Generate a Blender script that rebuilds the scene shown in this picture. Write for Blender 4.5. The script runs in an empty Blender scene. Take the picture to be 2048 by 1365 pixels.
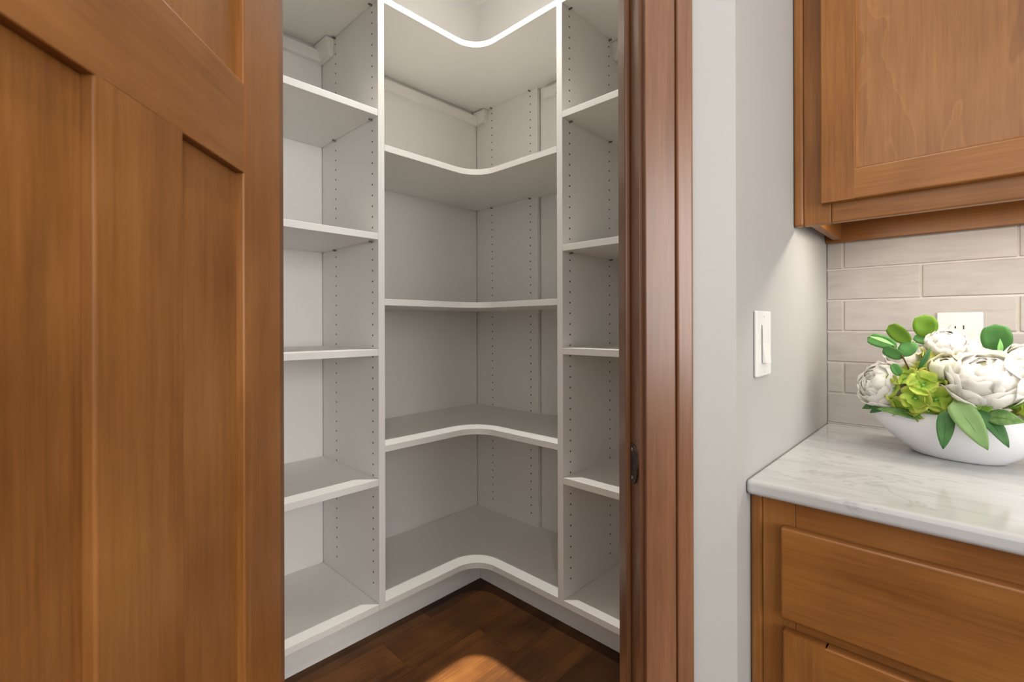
import bpy, bmesh, math, random
from mathutils import Vector, Matrix
random.seed(7)
S = bpy.context.scene
COL = S.collection
R2 = math.sqrt(.5)

# ------------------------------------------------------------------ camera
HC = 1.175                       # eye height
TH = 0.76417                     # heading, left of +Y
F, CX, YH, RHO = 953.556, 1024.0, 650.1, -0.00286
cam = bpy.data.objects.new('camera', bpy.data.cameras.new('camera'))
COL.objects.link(cam)
cam.data.sensor_width = 36
cam.data.lens = F / 2048 * 36
cam.data.shift_y = (YH - 682.5) / 2048
cam.data.clip_start = 0.02
cam.matrix_world = Matrix.Translation((0, 0, HC)) @ (Matrix.Rotation(TH, 4, 'Z') @ Matrix.Rotation(math.pi/2, 4, 'X') @ Matrix.Rotation(RHO, 4, 'Z'))
cam.data.dof.use_dof = True
cam.data.dof.focus_distance = 1.35
cam.data.dof.aperture_fstop = 6.3
S.camera = cam

# ------------------------------------------------------------------ world and lights
w = bpy.data.worlds.new('world'); S.world = w; w.use_nodes = True
bg = w.node_tree.nodes['Background']
bg.inputs[0].default_value = (1.0, .985, .965, 1)
bg.inputs[1].default_value = 2.35
S.view_settings.view_transform = 'Standard'
S.view_settings.look = 'None'
S.view_settings.exposure = 0.1
S.view_settings.gamma = 1
S.view_settings.use_curve_mapping = False

CEIL = 3.05
def spot(name, loc, power, color, radius, angle=150, blend=.6):
    l = bpy.data.lights.new(name, 'SPOT'); l.energy = power; l.color = color
    l.shadow_soft_size = radius; l.spot_size = math.radians(angle); l.spot_blend = blend
    o = bpy.data.objects.new(name, l); o.location = loc; COL.objects.link(o); return o
WARM = (1, .93, .84)
LAMPS = [  # pantry downlight near the shelf corner, added spot for the floor's light pool, then the kitchen cans
    ('pantry_lamp_light', (-1.327, 1.214, CEIL-.02), 114, (1, .955, .90), .014, 118, 1.0),
    ('added_pool_light', (-.94, .81, CEIL-.02), 1450, (1, .96, .88), .0014, 30, .1),
    ('kitchen_can_light', (.10, .78, CEIL-.02), 19, WARM, .05, 130, .7),
    ('kitchen_can_light', (-.15, .22, CEIL-.02), 42, WARM, .04, 100, .9),
    ('kitchen_can_light', (.75, -.60, CEIL-.02), 27, WARM, .05, 130, .7),
]
for a in LAMPS: spot(*a)
# daylight through the kitchen window in the right-hand wall
wl = bpy.data.lights.new('window_daylight', 'AREA'); wl.shape = 'RECTANGLE'; wl.size = 1.7; wl.size_y = 1.45; wl.energy = 58; wl.color = (.97, .985, 1)
wo = bpy.data.objects.new('window_daylight', wl); wo.location = (2.59, -.25, 1.62); wo.rotation_euler = (0, math.radians(90), 0); COL.objects.link(wo)

# ------------------------------------------------------------------ helpers
def frame(rotz): return Matrix.Rotation(rotz, 4, 'Z')
class Thing:
    pass
ORIG = {}
def props(o, label=None, cat=None, group=None, kind=None):
    if label: o['label'] = label
    if cat: o['category'] = cat
    if group: o['group'] = group
    if kind: o['kind'] = kind
    return o
def thing(name, label, cat, loc=(0, 0, 0), rotz=0, group=None, kind=None):
    """Empty at the base; loc and the parts are given in the frame turned by rotz."""
    o = bpy.data.objects.new(name, None); COL.objects.link(o)
    o.empty_display_size = .05
    o.location = frame(rotz) @ Vector(loc); o.rotation_euler = (0, 0, rotz)
    ORIG[o] = Vector(loc)
    return props(o, label, cat, group, kind)
def link(name, me, mat, parent=None, loc=(0, 0, 0), rotz=0):
    o = bpy.data.objects.new(name, me); COL.objects.link(o)
    if mat is not None and not me.materials: me.materials.append(mat)
    if parent is not None:
        o.parent = parent; o.location = Vector(loc) - ORIG[parent]
    else:
        o.location = frame(rotz) @ Vector(loc); o.rotation_euler = (0, 0, rotz)
    ORIG[o] = Vector(loc)
    return o
def tomesh(bm, name, smooth=False):
    bmesh.ops.recalc_face_normals(bm, faces=bm.faces)
    me = bpy.data.meshes.new(name); bm.to_mesh(me); bm.free()
    if smooth:
        for p in me.polygons: p.use_smooth = True
    return me
def box(name, x0, x1, y0, y1, z0, z1, mat, parent=None, bevel=0, rotz=0, seg=2, along=None):
    bm = bmesh.new()
    bmesh.ops.create_cube(bm, size=1)
    sx, sy, sz = x1-x0, y1-y0, z1-z0
    for v in bm.verts: v.co = Vector((v.co.x*sx, v.co.y*sy, v.co.z*sz))
    if bevel:
        ed = bm.edges[:]
        if along is not None:        # only the edges that run along one axis
            ed = [e for e in ed if abs((e.verts[0].co-e.verts[1].co).normalized()[along]) > .9]
        bmesh.ops.bevel(bm, geom=ed, offset=min(bevel, .45*min(sx, sy, sz)), segments=seg, affect='EDGES', profile=.5)
    return link(name, tomesh(bm, name), mat, parent, ((x0+x1)/2, (y0+y1)/2, (z0+z1)/2), rotz)
def prism(name, pts, z0, z1, mat, parent=None, bevel=0, rotz=0, axis='z', smooth=False):
    """extruded polygon; axis z: pts are (x,y); axis y: pts are (x,z) and z0,z1 are y; axis x: pts are (y,z)"""
    bm = bmesh.new()
    cx = sum(p[0] for p in pts)/len(pts); cy = sum(p[1] for p in pts)/len(pts); cz = (z0+z1)/2
    def P(a, b, c):
        return {'z': (a-cx, b-cy, c-cz), 'y': (a-cx, c-cz, b-cy), 'x': (c-cz, a-cx, b-cy)}[axis]
    lo = [bm.verts.new(P(a, b, z0)) for a, b in pts]; hi = [bm.verts.new(P(a, b, z1)) for a, b in pts]
    bm.faces.new(lo); bm.faces.new(hi)
    n = len(pts)
    for i in range(n): bm.faces.new((lo[i], lo[(i+1) % n], hi[(i+1) % n], hi[i]))
    if bevel:
        ed = [e for e in bm.edges if (e.verts[0] in lo) == (e.verts[1] in lo)]
        bmesh.ops.bevel(bm, geom=ed, offset=bevel, segments=2, affect='EDGES', profile=.5)
    loc = {'z': (cx, cy, cz), 'y': (cx, cz, cy), 'x': (cz, cx, cy)}[axis]
    return link(name, tomesh(bm, name), mat, parent, loc, rotz)
def cyl(name, c, r, h, mat, parent=None, axis='z', seg=20, r2=None, bevel=0):
    bm = bmesh.new()
    bmesh.ops.create_cone(bm, cap_ends=True, segments=seg, radius1=r, radius2=r if r2 is None else r2, depth=h)
    if axis == 'y': bmesh.ops.rotate(bm, verts=bm.verts, cent=(0, 0, 0), matrix=Matrix.Rotation(math.pi/2, 3, 'X'))
    if axis == 'x': bmesh.ops.rotate(bm, verts=bm.verts, cent=(0, 0, 0), matrix=Matrix.Rotation(math.pi/2, 3, 'Y'))
    return link(name, tomesh(bm, name), mat, parent, c)

# ------------------------------------------------------------------ materials
def lin(r, g, b):
    f = lambda c: (c/255/12.92) if c/255 <= .04045 else ((c/255+.055)/1.055)**2.4
    return (f(r), f(g), f(b), 1)
def newmat(name, col, rough=.5, spec=.5):
    m = bpy.data.materials.new(name); m.use_nodes = True
    b = m.node_tree.nodes['Principled BSDF']
    b.inputs['Base Color'].default_value = col; b.inputs['Roughness'].default_value = rough
    b.inputs['Specular IOR Level'].default_value = spec
    return m, m.node_tree.nodes, m.node_tree.links, b
def node(N, t, **kw):
    n = N.new(t)
    for k, v in kw.items():
        if k in n.inputs: n.inputs[k].default_value = v
        else: setattr(n, k, v)
    return n
def coords(N, L, scale=(1, 1, 1), rnd=1.0):
    tc = N.new('ShaderNodeTexCoord'); oi = N.new('ShaderNodeObjectInfo')
    mul = node(N, 'ShaderNodeMath', operation='MULTIPLY'); mul.inputs[1].default_value = 37.0*rnd
    L.new(oi.outputs['Random'], mul.inputs[0])
    add = node(N, 'ShaderNodeVectorMath', operation='ADD')
    L.new(tc.outputs['Object'], add.inputs[0]); L.new(mul.outputs[0], add.inputs[1])
    mp = N.new('ShaderNodeMapping'); mp.inputs['Scale'].default_value = scale
    L.new(add.outputs[0], mp.inputs[0])
    return mp.outputs[0], oi.outputs['Random']
def ramp(N, stops):
    r = N.new('ShaderNodeValToRGB'); e = r.color_ramp.elements
    while len(e) < len(stops): e.new(.5)
    for i, (p, c) in enumerate(stops): e[i].position = p; e[i].color = c
    return r
def bump(N, L, b, height, strength=.1, dist=.002):
    bp = node(N, 'ShaderNodeBump', Strength=strength, Distance=dist)
    L.new(height, bp.inputs['Height']); L.new(bp.outputs[0], b.inputs['Normal'])

def wood(name, axis, dark, mid, light, rough=.33, figure=False, vary=.12, blotch=1.0):
    m, N, L, b = newmat(name, mid, rough)
    g = {'x': (.6, 9, 9), 'y': (9, .6, 9), 'z': (9, 9, .6)}[axis]
    g2 = tuple(c*9 for c in {'x': (.35, 9, 9), 'y': (9, .35, 9), 'z': (9, 9, .35)}[axis])
    v1, rnd = coords(N, L, g); v2, _ = coords(N, L, g2)
    n1 = node(N, 'ShaderNodeTexNoise', Scale=1.6, Detail=5, Roughness=.6, Distortion=.6); L.new(v1, n1.inputs['Vector'])
    n2 = node(N, 'ShaderNodeTexNoise', Scale=2.5, Detail=4, Roughness=.7); L.new(v2, n2.inputs['Vector'])
    v3, _ = coords(N, L, (5, 5, 5)); n3 = node(N, 'ShaderNodeTexNoise', Scale=1.0, Detail=3, Distortion=.4); L.new(v3, n3.inputs['Vector'])
    mx = node(N, 'ShaderNodeMix', data_type='FLOAT'); mx.inputs[0].default_value = .46
    L.new(n1.outputs['Fac'], mx.inputs[2]); L.new(n2.outputs['Fac'], mx.inputs[3])
    mx2 = node(N, 'ShaderNodeMix', data_type='FLOAT'); mx2.inputs[0].default_value = .34*blotch
    L.new(mx.outputs[0], mx2.inputs[2]); L.new(n3.outputs['Fac'], mx2.inputs[3])
    rp = ramp(N, [(.33, dark), (.5, mid), (.67, light)]); L.new(mx2.outputs[0], rp.inputs[0])
    out = rp.outputs[0]
    if figure:      # wavy light contour lines of rotary-cut maple
        vf, _ = coords(N, L, {'x': (1.6, 4, 4), 'y': (4, 1.6, 4), 'z': (4, 4, 1.6)}[axis])
        nf = node(N, 'ShaderNodeTexNoise', Scale=1.1, Detail=4.5, Roughness=.52, Distortion=.9); L.new(vf, nf.inputs['Vector'])
        mu = node(N, 'ShaderNodeMath', operation='MULTIPLY'); mu.inputs[1].default_value = 9; L.new(nf.outputs['Fac'], mu.inputs[0])
        fr = node(N, 'ShaderNodeMath', operation='FRACT'); L.new(mu.outputs[0], fr.inputs[0])
        rl = ramp(N, [(0, (.2, .2, .2, 1)), (.05, (1, 1, 1, 1)), (.16, (.35, .35, .35, 1)), (1, (0, 0, 0, 1))]); L.new(fr.outputs[0], rl.inputs[0])
        mc = node(N, 'ShaderNodeMix', data_type='RGBA', blend_type='SCREEN'); sc = node(N, 'ShaderNodeMath', operation='MULTIPLY'); sc.inputs[1].default_value = .42
        L.new(rl.outputs[0], sc.inputs[0]); L.new(sc.outputs[0], mc.inputs[0]); L.new(out, mc.inputs[6]); mc.inputs[7].default_value = (light[0]*.55, light[1]*.55, light[2]*.5, 1)
        out = mc.outputs[2]
    hv = node(N, 'ShaderNodeHueSaturation'); L.new(out, hv.inputs['Color'])
    mr = node(N, 'ShaderNodeMapRange'); mr.inputs[3].default_value = 1-vary; mr.inputs[4].default_value = 1+vary
    L.new(rnd, mr.inputs[0]); L.new(mr.outputs[0], hv.inputs['Value'])
    L.new(hv.outputs[0], b.inputs['Base Color'])
    bump(N, L, b, n2.outputs['Fac'], .06, .001)
    return m
WD, WM, WL = (.132, .046, .0095, 1), (.230, .089, .0215, 1), (.315, .135, .038, 1)
wood_v = wood('stained_wood_vertical', 'z', WD, WM, WL, .33, vary=.05)
wood_h = wood('stained_wood_horizontal', 'x', WD, WM, WL, .33, vary=.05)
for m_ in (wood_v, wood_h): m_.node_tree.nodes['Principled BSDF'].inputs['Specular IOR Level'].default_value = .32
wood_panel = wood('stained_wood_figured', 'z', WD, WM, WL, .36, figure=True, vary=.03)
CD, CM, CL = (.113, .048, .021, 1), (.176, .077, .036, 1), (.238, .114, .058, 1)
casing_w = wood('casing_wood', 'z', CD, CM, CL, .28, vary=.03, blotch=.6)
casing_h = wood('casing_wood_horizontal', 'x', CD, CM, CL, .34, vary=.03, blotch=.6)
floor_m = wood('oak_floor', 'y', (.022, .0065, .0013, 1), (.072, .025, .0047, 1), (.135, .054, .0115, 1), .5, vary=.42)
floor_m.node_tree.nodes['Principled BSDF'].inputs['Specular IOR Level'].default_value = .22

def paint(name, col, rough, bs=.03, scale=90, bstr=.1):
    m, N, L, b = newmat(name, col, rough, .4)
    v, _ = coords(N, L, (1, 1, 1))
    n = node(N, 'ShaderNodeTexNoise', Scale=scale, Detail=3); L.new(v, n.inputs['Vector'])
    n2 = node(N, 'ShaderNodeTexNoise', Scale=2.2, Detail=2); L.new(v, n2.inputs['Vector'])
    rp = ramp(N, [(.3, tuple(c*(1-bs) for c in col[:3])+(1,)), (.7, tuple(min(1, c*(1+bs)) for c in col[:3])+(1,))])
    L.new(n2.outputs['Fac'], rp.inputs[0]); L.new(rp.outputs[0], b.inputs['Base Color'])
    bump(N, L, b, n.outputs['Fac'], bstr, .001)
    return m
wall_m = paint('painted_plaster', (.365, .352, .334, 1), .55, .02, 70, .12)
pantry_wall_m = paint('pantry_wall_paint', (.86, .85, .83, 1), .6, .01, 120, .05)
ceil_m = paint('ceiling_paint', (.80, .785, .76, 1), .7, .01, 120, .08)
mela = paint('white_melamine', (.875, .855, .81, 1), .40, .012, 220, .03)
mela_edge = mela
plate_m = paint('white_plastic', (.62, .605, .58, 1), .28, .005, 200, .0)
grout_m = paint('grout', (.50, .455, .42, 1), .8, .03, 300, .2)
dark_m = paint('dark_hole', (.02, .018, .015, 1), .7, .02, 50, 0)
bronze_m, bN, bL, bB = newmat('dark_bronze', (.035, .022, .014, 1), .42, .6); bB.inputs['Metallic'].default_value = .75
_v, _ = coords(bN, bL); _n = node(bN, 'ShaderNodeTexNoise', Scale=160, Detail=3); bL.new(_v, _n.inputs['Vector'])
_r = ramp(bN, [(.35, (.018, .012, .008, 1)), (.62, (.06, .036, .02, 1)), (.75, (.16, .08, .03, 1))]); bL.new(_n.outputs['Fac'], _r.inputs[0]); bL.new(_r.outputs[0], bB.inputs['Base Color'])
pin_m = paint('pin_metal', (.20, .18, .16, 1), .4, .05, 50, 0)
ceramic_m = paint('white_ceramic', (.78, .78, .80, 1), .42, .01, 40, .0)

def tile_mat():
    m, N, L, b = newmat('beige_tile', (.5, .42, .36, 1), .38, .5)
    v, rnd = coords(N, L, (3, 10, 16)); v2, _ = coords(N, L, (1, 1, 1))
    n = node(N, 'ShaderNodeTexNoise', Scale=3.2, Detail=6, Roughness=.65, Distortion=.5); L.new(v, n.inputs['Vector'])
    n2 = node(N, 'ShaderNodeTexNoise', Scale=9, Detail=3); L.new(v2, n2.inputs['Vector'])
    mx = node(N, 'ShaderNodeMix', data_type='FLOAT'); mx.inputs[0].default_value = .4
    L.new(n.outputs['Fac'], mx.inputs[2]); L.new(n2.outputs['Fac'], mx.inputs[3])
    rp = ramp(N, [(.28, (.285, .253, .23, 1)), (.45, (.355, .322, .297, 1)), (.72, (.41, .38, .355, 1))]); L.new(mx.outputs[0], rp.inputs[0])
    hv = node(N, 'ShaderNodeHueSaturation'); L.new(rp.outputs[0], hv.inputs['Color'])
    mr = node(N, 'ShaderNodeMapRange'); mr.inputs[3].default_value = .93; mr.inputs[4].default_value = 1.06
    L.new(rnd, mr.inputs[0]); L.new(mr.outputs[0], hv.inputs['Value']); L.new(hv.outputs[0], b.inputs['Base Color'])
    bump(N, L, b, n.outputs['Fac'], .12, .001)
    return m
tile_m = tile_mat()

def marble_mat():
    m, N, L, b = newmat('pale_marble', (.6, .58, .54, 1), .12, .5)
    v, _ = coords(N, L, (1, 1, 1), 0)
    mp = N.new('ShaderNodeMapping'); mp.inputs['Rotation'].default_value = (0, 0, math.radians(18)); mp.inputs['Scale'].default_value = (2.0, 9, 6); L.new(v, mp.inputs[0])
    n = node(N, 'ShaderNodeTexNoise', Scale=2.0, Detail=7, Roughness=.6, Distortion=.8); L.new(mp.outputs[0], n.inputs['Vector'])
    rp = ramp(N, [(.30, (.34, .335, .325, 1)), (.44, (.415, .413, .403, 1)), (.62, (.445, .443, .437, 1))]); L.new(n.outputs['Fac'], rp.inputs[0])
    mp2 = N.new('ShaderNodeMapping'); mp2.inputs['Rotation'].default_value = (0, 0, math.radians(22)); mp2.inputs['Scale'].default_value = (1.2, 3.4, 2); L.new(v, mp2.inputs[0])
    n2 = node(N, 'ShaderNodeTexNoise', Scale=2.1, Detail=8, Roughness=.62, Distortion=1.2); L.new(mp2.outputs[0], n2.inputs['Vector'])
    sb = node(N, 'ShaderNodeMath', operation='SUBTRACT'); sb.inputs[1].default_value = .5; L.new(n2.outputs['Fac'], sb.inputs[0])
    ab = node(N, 'ShaderNodeMath', operation='ABSOLUTE'); L.new(sb.outputs[0], ab.inputs[0])
    r2 = ramp(N, [(0, (1, 1, 1, 1)), (.006, (.75, .75, .75, 1)), (.016, (0, 0, 0, 1))]); L.new(ab.outputs[0], r2.inputs[0])
    mc = node(N, 'ShaderNodeMix', data_type='RGBA', blend_type='MULTIPLY')
    s2 = node(N, 'ShaderNodeMath', operation='MULTIPLY'); s2.inputs[1].default_value = .3; L.new(r2.outputs[0], s2.inputs[0])
    L.new(s2.outputs[0], mc.inputs[0]); L.new(rp.outputs[0], mc.inputs[6]); mc.inputs[7].default_value = (.42, .42, .42, 1)
    L.new(mc.outputs[2], b.inputs['Base Color'])
    return m
marble_m = marble_mat()

def soft(name, c0, c1, rough=.55, scale=30, sub=0.0, gen=None):
    """petal / leaf material: mottled between two colours, thin enough to let light through"""
    m, N, L, b = newmat(name, c0, rough, .3)
    v, rnd = coords(N, L, (1, 1, 1))
    n = node(N, 'ShaderNodeTexNoise', Scale=scale, Detail=3); L.new(v, n.inputs['Vector'])
    rp = ramp(N, [(.3, c0), (.7, c1)]); L.new(n.outputs['Fac'], rp.inputs[0])
    col = rp.outputs[0]
    if gen:      # colour towards the petal's rim / base by its own UV
        uv = N.new('ShaderNodeUVMap'); sp = N.new('ShaderNodeSeparateXYZ'); L.new(uv.outputs[0], sp.inputs[0])
        rg = ramp(N, gen); L.new(sp.outputs[1], rg.inputs[0])
        mc = node(N, 'ShaderNodeMix', data_type='RGBA', blend_type='MULTIPLY'); mc.inputs[0].default_value = 1
        L.new(col, mc.inputs[6]); L.new(rg.outputs[0], mc.inputs[7]); col = mc.outputs[2]
    hv = node(N, 'ShaderNodeHueSaturation'); L.new(col, hv.inputs['Color'])
    mr = node(N, 'ShaderNodeMapRange'); mr.inputs[3].default_value = .9; mr.inputs[4].default_value = 1.1
    L.new(rnd, mr.inputs[0]); L.new(mr.outputs[0], hv.inputs['Value'])
    L.new(hv.outputs[0], b.inputs['Base Color'])
    if sub:
        tr = N.new('ShaderNodeBsdfTranslucent'); L.new(hv.outputs[0], tr.inputs[0])
        ms = N.new('ShaderNodeMixShader'); ms.inputs[0].default_value = sub
        L.new(b.outputs[0], ms.inputs[1]); L.new(tr.outputs[0], ms.inputs[2])
        L.new(ms.outputs[0], N['Material Output'].inputs[0])
    return m
petal_m = soft('ivory_petal', (.92, .90, .86, 1), (.95, .94, .915, 1), .6, 40, .5, [(0, (.93, .93, .62, 1)), (.35, (1, 1, .93, 1)), (1, (1, 1, 1, 1))])
bud_m = soft('cream_bud_petal', (.80, .78, .58, 1), (.86, .84, .70, 1), .6, 40, .3)
hyd_m = soft('lime_hydrangea', (.36, .52, .055, 1), (.56, .66, .13, 1), .6, 45, .3, [(0, (.45, .70, .35, 1)), (.4, (.9, 1, .8, 1)), (.85, (1, 1, 1, 1)), (1, (1.0, .72, .75, 1))])
hyd2_m = soft('yellow_green_hydrangea', (.58, .60, .10, 1), (.72, .72, .24, 1), .6, 45, .3)
euc_m = soft('eucalyptus_leaf', (.06, .20, .045, 1), (.11, .29, .07, 1), .5, 25, .2)
euc2_m = soft('eucalyptus_leaf_yellow_green', (.13, .27, .02, 1), (.20, .36, .035, 1), .5, 25, .25)
leaf_m = soft('dark_green_leaf', (.035, .115, .03, 1), (.07, .18, .05, 1), .5, 35, .12)
leaf2_m = soft('pale_green_leaf', (.17, .30, .10, 1), (.25, .38, .15, 1), .55, 18, .15)
leaf3_m = soft('mottled_green_leaf', (.06, .16, .035, 1), (.20, .33, .10, 1), .5, 90, .12)
stem_m = soft('brown_stem', (.10, .055, .03, 1), (.14, .08, .04, 1), .6, 60)
sprout_m = soft('pale_sprout', (.20, .46, .12, 1), (.26, .54, .17, 1), .5, 60)

# ------------------------------------------------------------------ measured layout
D0, D1 = .7642, .880          # diagonal wall, kitchen face and pantry face (along n)
E0, EJ = -.400, .2215         # left and right jamb faces (along e)
XW, XF, YW, YF = -2.0621, -1.5953, 1.8813, 1.4371
Y1, PT = .943, .0265          # left divider
X1 = -1.1377                  # right divider (its corner side)
TP, XE = .0214, -1.5984       # end panel in the corner
XT, YT = -1.6394, 1.4936      # toe kicks
TS = .0245
YL = .268                     # near end of the left run
XR = -.387                    # near end of the right run
ZT, ZB = 2.3959, .105
XK, YC, YB, YU = -.272, .8497, 1.4885, 1.1609
A45 = math.pi/4

# ------------------------------------------------------------------ setting
fl = box('floor', -3.4, 2.6, -3.0, 2.2, -.12, -.022, paint('subfloor', (.05, .025, .012, 1), .8), None)
props(fl, 'brown hardwood plank floor of the pantry and kitchen', 'floor', kind='structure')
PW = .195
def plank(x0, x1, y0, y1): return box('plank', x0+.0002, x1-.0002, y0+.0002, y1-.0002, -.022, 0, floor_m, fl, .0006, seg=1)
k0 = -1.175
rng = random.Random(3)
for i in range(-5, 20):
    x0 = k0 + i*PW
    ys = -2.95 + rng.random()*.8
    if i == -2: ys = .936 - 2*1.25
    if i == -1: ys = 1.24 - 2*1.15
    if i == 0: ys = -.9
    cuts = [-3.0]
    while ys < 2.2:
        if ys - cuts[-1] > .25: cuts.append(ys)
        ys += {-2: 1.25, -1: 1.15}.get(i, .85 + rng.random()*.7)
    cuts.append(2.2)
    for a, b_ in zip(cuts[:-1], cuts[1:]): plank(x0, x0+PW, a, b_)

props(box('ceiling', -3.4, 2.6, -3.0, 2.2, CEIL, CEIL+.1, ceil_m), 'white flat ceiling over the pantry and the kitchen', 'ceiling', kind='structure')
props(box('wall_left', XW-.12, XW-.006, YL-.115, YW+.12, 0, CEIL, pantry_wall_m), 'white pantry wall on the left above the curved top shelf', 'wall', kind='structure')
props(box('wall_right', XW-.006, XK-.0005, YW+.006, YW+.12, 0, CEIL, pantry_wall_m), 'white pantry wall on the right above the curved top shelf', 'wall', kind='structure')
# the return wall with the light switch (kitchen side painted greige)
CK = XK + D0/R2               # y of the outside corner on the switch wall
CP = (XK-.115) + D1/R2
prism('wall_side', [(XK, CK), (XK, YW+.0055), (XK-.115, YW+.0055), (XK-.115, CP)], 0, CEIL, wall_m, None, .0)
props(COL.objects['wall_side'], 'light greige plaster wall carrying the light switch', 'wall', kind='structure')
props(box('wall_back', XK, 1.6, YB+.008, YB+.12, 0, CEIL, wall_m), 'kitchen wall with the beige tile backsplash', 'wall', kind='structure')
wb = COL.objects['wall_back']
# diagonal wall with the doorway: local x = e, local y = n
EC = XK/R2 + D0               # e of the outside corner
HD = 2.045
def diag_piece(name, pts, z0, z1, label):
    return props(prism(name, pts, z0, z1, wall_m, None, 0, A45), label, 'wall', kind='structure')
diag_piece('wall_front', [(EJ+.012, D0), (EC, D0), ((XK-.115)/R2 + D1, D1), (EJ+.012, D1)], 0, CEIL, 'narrow greige wall strip between the door casing and the switch wall')
ECL = -.55
diag_piece('wall_front_left', [(ECL, D0), (E0-.012, D0), (E0-.012, D1), (ECL-.048, D1)], 0, CEIL, 'greige wall strip hidden behind the open pantry door')
diag_piece('wall_front_top', [(E0-.012, D0), (EJ+.012, D0), (EJ+.012, D1), (E0-.012, D1)], HD+.012, CEIL, 'greige wall above the pantry doorway')
yk = (ECL+D0)*R2; xk_ = (ECL-D0)*R2
props(box('wall_return', XW-.12, xk_-.0, yk, yk+.115, 0, CEIL, wall_m), 'greige kitchen wall behind the open pantry door', 'wall', kind='structure')

wr = thing('wall_far_right', 'greige kitchen wall with a window beyond the right edge of the picture', 'wall', (2.62, -.25, 0), kind='structure')
for n_, y0, y1, z0, z1 in (('wall_pier', .65, YB+.12, 0, CEIL), ('wall_below_opening', -1.15, .65, 0, .85), ('wall_above_window', -1.15, .65, 2.40, CEIL)):
    box(n_, 2.62, 2.74, y0, y1, z0, z1, wall_m, wr)
props(box('wall_rear_baffle', -2.2, 2.74, -3.12, -3.0, 0, 1.0, wall_m), 'low greige wall added behind the viewer to cut low light', 'wall', kind='structure')  # added out of view to cut low light coming from behind
box('wall_below_opening', 2.62, 2.74, -3.0, -1.1505, 0, 1.0, wall_m, wr)  # low strip added beside it, unseen, holds back low light too
w1 = thing('window_1', 'white framed kitchen window in the right-hand wall', 'window', (2.62, -.25, .85), kind='structure')
for y0, y1, z0, z1 in ((-1.15, -1.09, .85, 2.40), (.59, .65, .85, 2.40), (-1.09, .59, .85, .91), (-1.09, .59, 2.34, 2.40), (-.275, -.225, .91, 2.34)):
    box('window_frame', 2.63, 2.70, y0, y1, z0, z1, ceil_m, w1, .002)
props(box('wall_left_baffle', -2.3, -2.2, -3.0, yk, 0, CEIL, wall_m), 'greige side wall added out of view on the left to keep side light out', 'wall', kind='structure')  # unseen wall added so ambient light does not enter from the left

# door jamb with stop and strike plate
tj = thing('trim_1', 'stained wood door jamb on the right with a dark strike plate', 'door jamb', (EJ, D0, 0), A45, kind='structure')
box('jamb_board', EJ, EJ+.0115, D0-.0005, D1+.004, 0, HD, casing_w, tj, .0012)
box('door_stop', EJ-.0095, EJ, D0+.0495, D0+.099, 0, HD, casing_w, tj, .003)
# strike plate: flat plate with a lip curving to the kitchen side
zs = .9405
pl = [(D0+.0455, zs+.033), (D0+.0295, zs+.033), (D0+.018, zs+.027), (D0+.010, zs+.015), (D0+.0065, zs), (D0+.010, zs-.015), (D0+.018, zs-.027), (D0+.0295, zs-.033), (D0+.0455, zs-.033)]
sp = prism('strike_plate', pl, EJ-.0022, EJ+.0004, bronze_m, tj, .0006, axis='x'); sp['label'] = 'dark bronze strike plate'
box('latch_hole', EJ-.0026, EJ-.0020, D0+.026, D0+.038, zs-.012, zs+.012, dark_m, sp)
for dz in (.024, -.024): cyl('screw', (EJ-.0026, D0+.036, zs+dz), .0032, .0014, pin_m, sp, 'x', 12)
tl_ = thing('trim_2', 'stained wood door jamb on the left behind the open door', 'door jamb', (E0, D0, 0), A45, kind='structure')
box('jamb_board', E0-.0115, E0, D0-.0005, D1+.004, 0, HD, casing_w, tl_, .0012)
box('door_stop', E0, E0+.0095, D0+.0495, D0+.099, 0, HD, casing_w, tl_, .003)
th_ = thing('trim_3', 'stained wood head jamb across the top of the pantry doorway', 'door jamb', (E0, D0, HD), A45, kind='structure')
box('jamb_board', E0-.0115, EJ+.0115, D0-.0005, D1+.004, HD, HD+.0115, casing_h, th_, .0012)
box('door_stop', E0+.0096, EJ-.0096, D0+.0495, D0+.099, HD-.0095, HD, casing_h, th_, .003)
# casings: flat board plus a proud back band
def casing(name, label, ea, eb, ec, left=False):
    t = thing(name, label, 'door casing', (min(ea, ec), D0, 0), A45, kind='structure')
    box('casing_board', min(ea, eb), max(ea, eb), D0-.0175, D0-.0006, 0, HD+.06, casing_w, t, .002)
    box('back_band', min(eb, ec)+.0008, max(eb, ec), D0-.0215, D0-.0006, 0, HD+.085, casing_w, t, .0035, seg=3)
casing('trim_4', 'wide stained wood casing right of the pantry doorway', .2265, .2745, .3015)
casing('trim_5', 'stained wood casing left of the pantry doorway, behind the open door', E0-.005, E0-.053, E0-.080)
t = thing('trim_6', 'stained wood head casing over the pantry doorway', 'door casing', (E0, D0, HD), A45, kind='structure')
box('casing_board', E0-.0525, .274, D0-.0172, D0-.0006, HD+.061, HD+.11, casing_h, t, .002)

# the pantry door, swung out towards the camera
PHI = math.radians(86.8)
DH = (-.347, .755)             # hinge corner of its inner face, in (e, n)
DT = .0445
door_rot = A45 - PHI
dloc = frame(A45) @ Vector((DH[0], DH[1], 0))
door = bpy.data.objects.new('door_1', None); COL.objects.link(door)
door.location = dloc; door.rotation_euler = (0, 0, door_rot); ORIG[door] = Vector((0, 0, 0))
props(door, 'stained wood three-panel pantry door standing open at the left', 'door', kind='structure')
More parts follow.
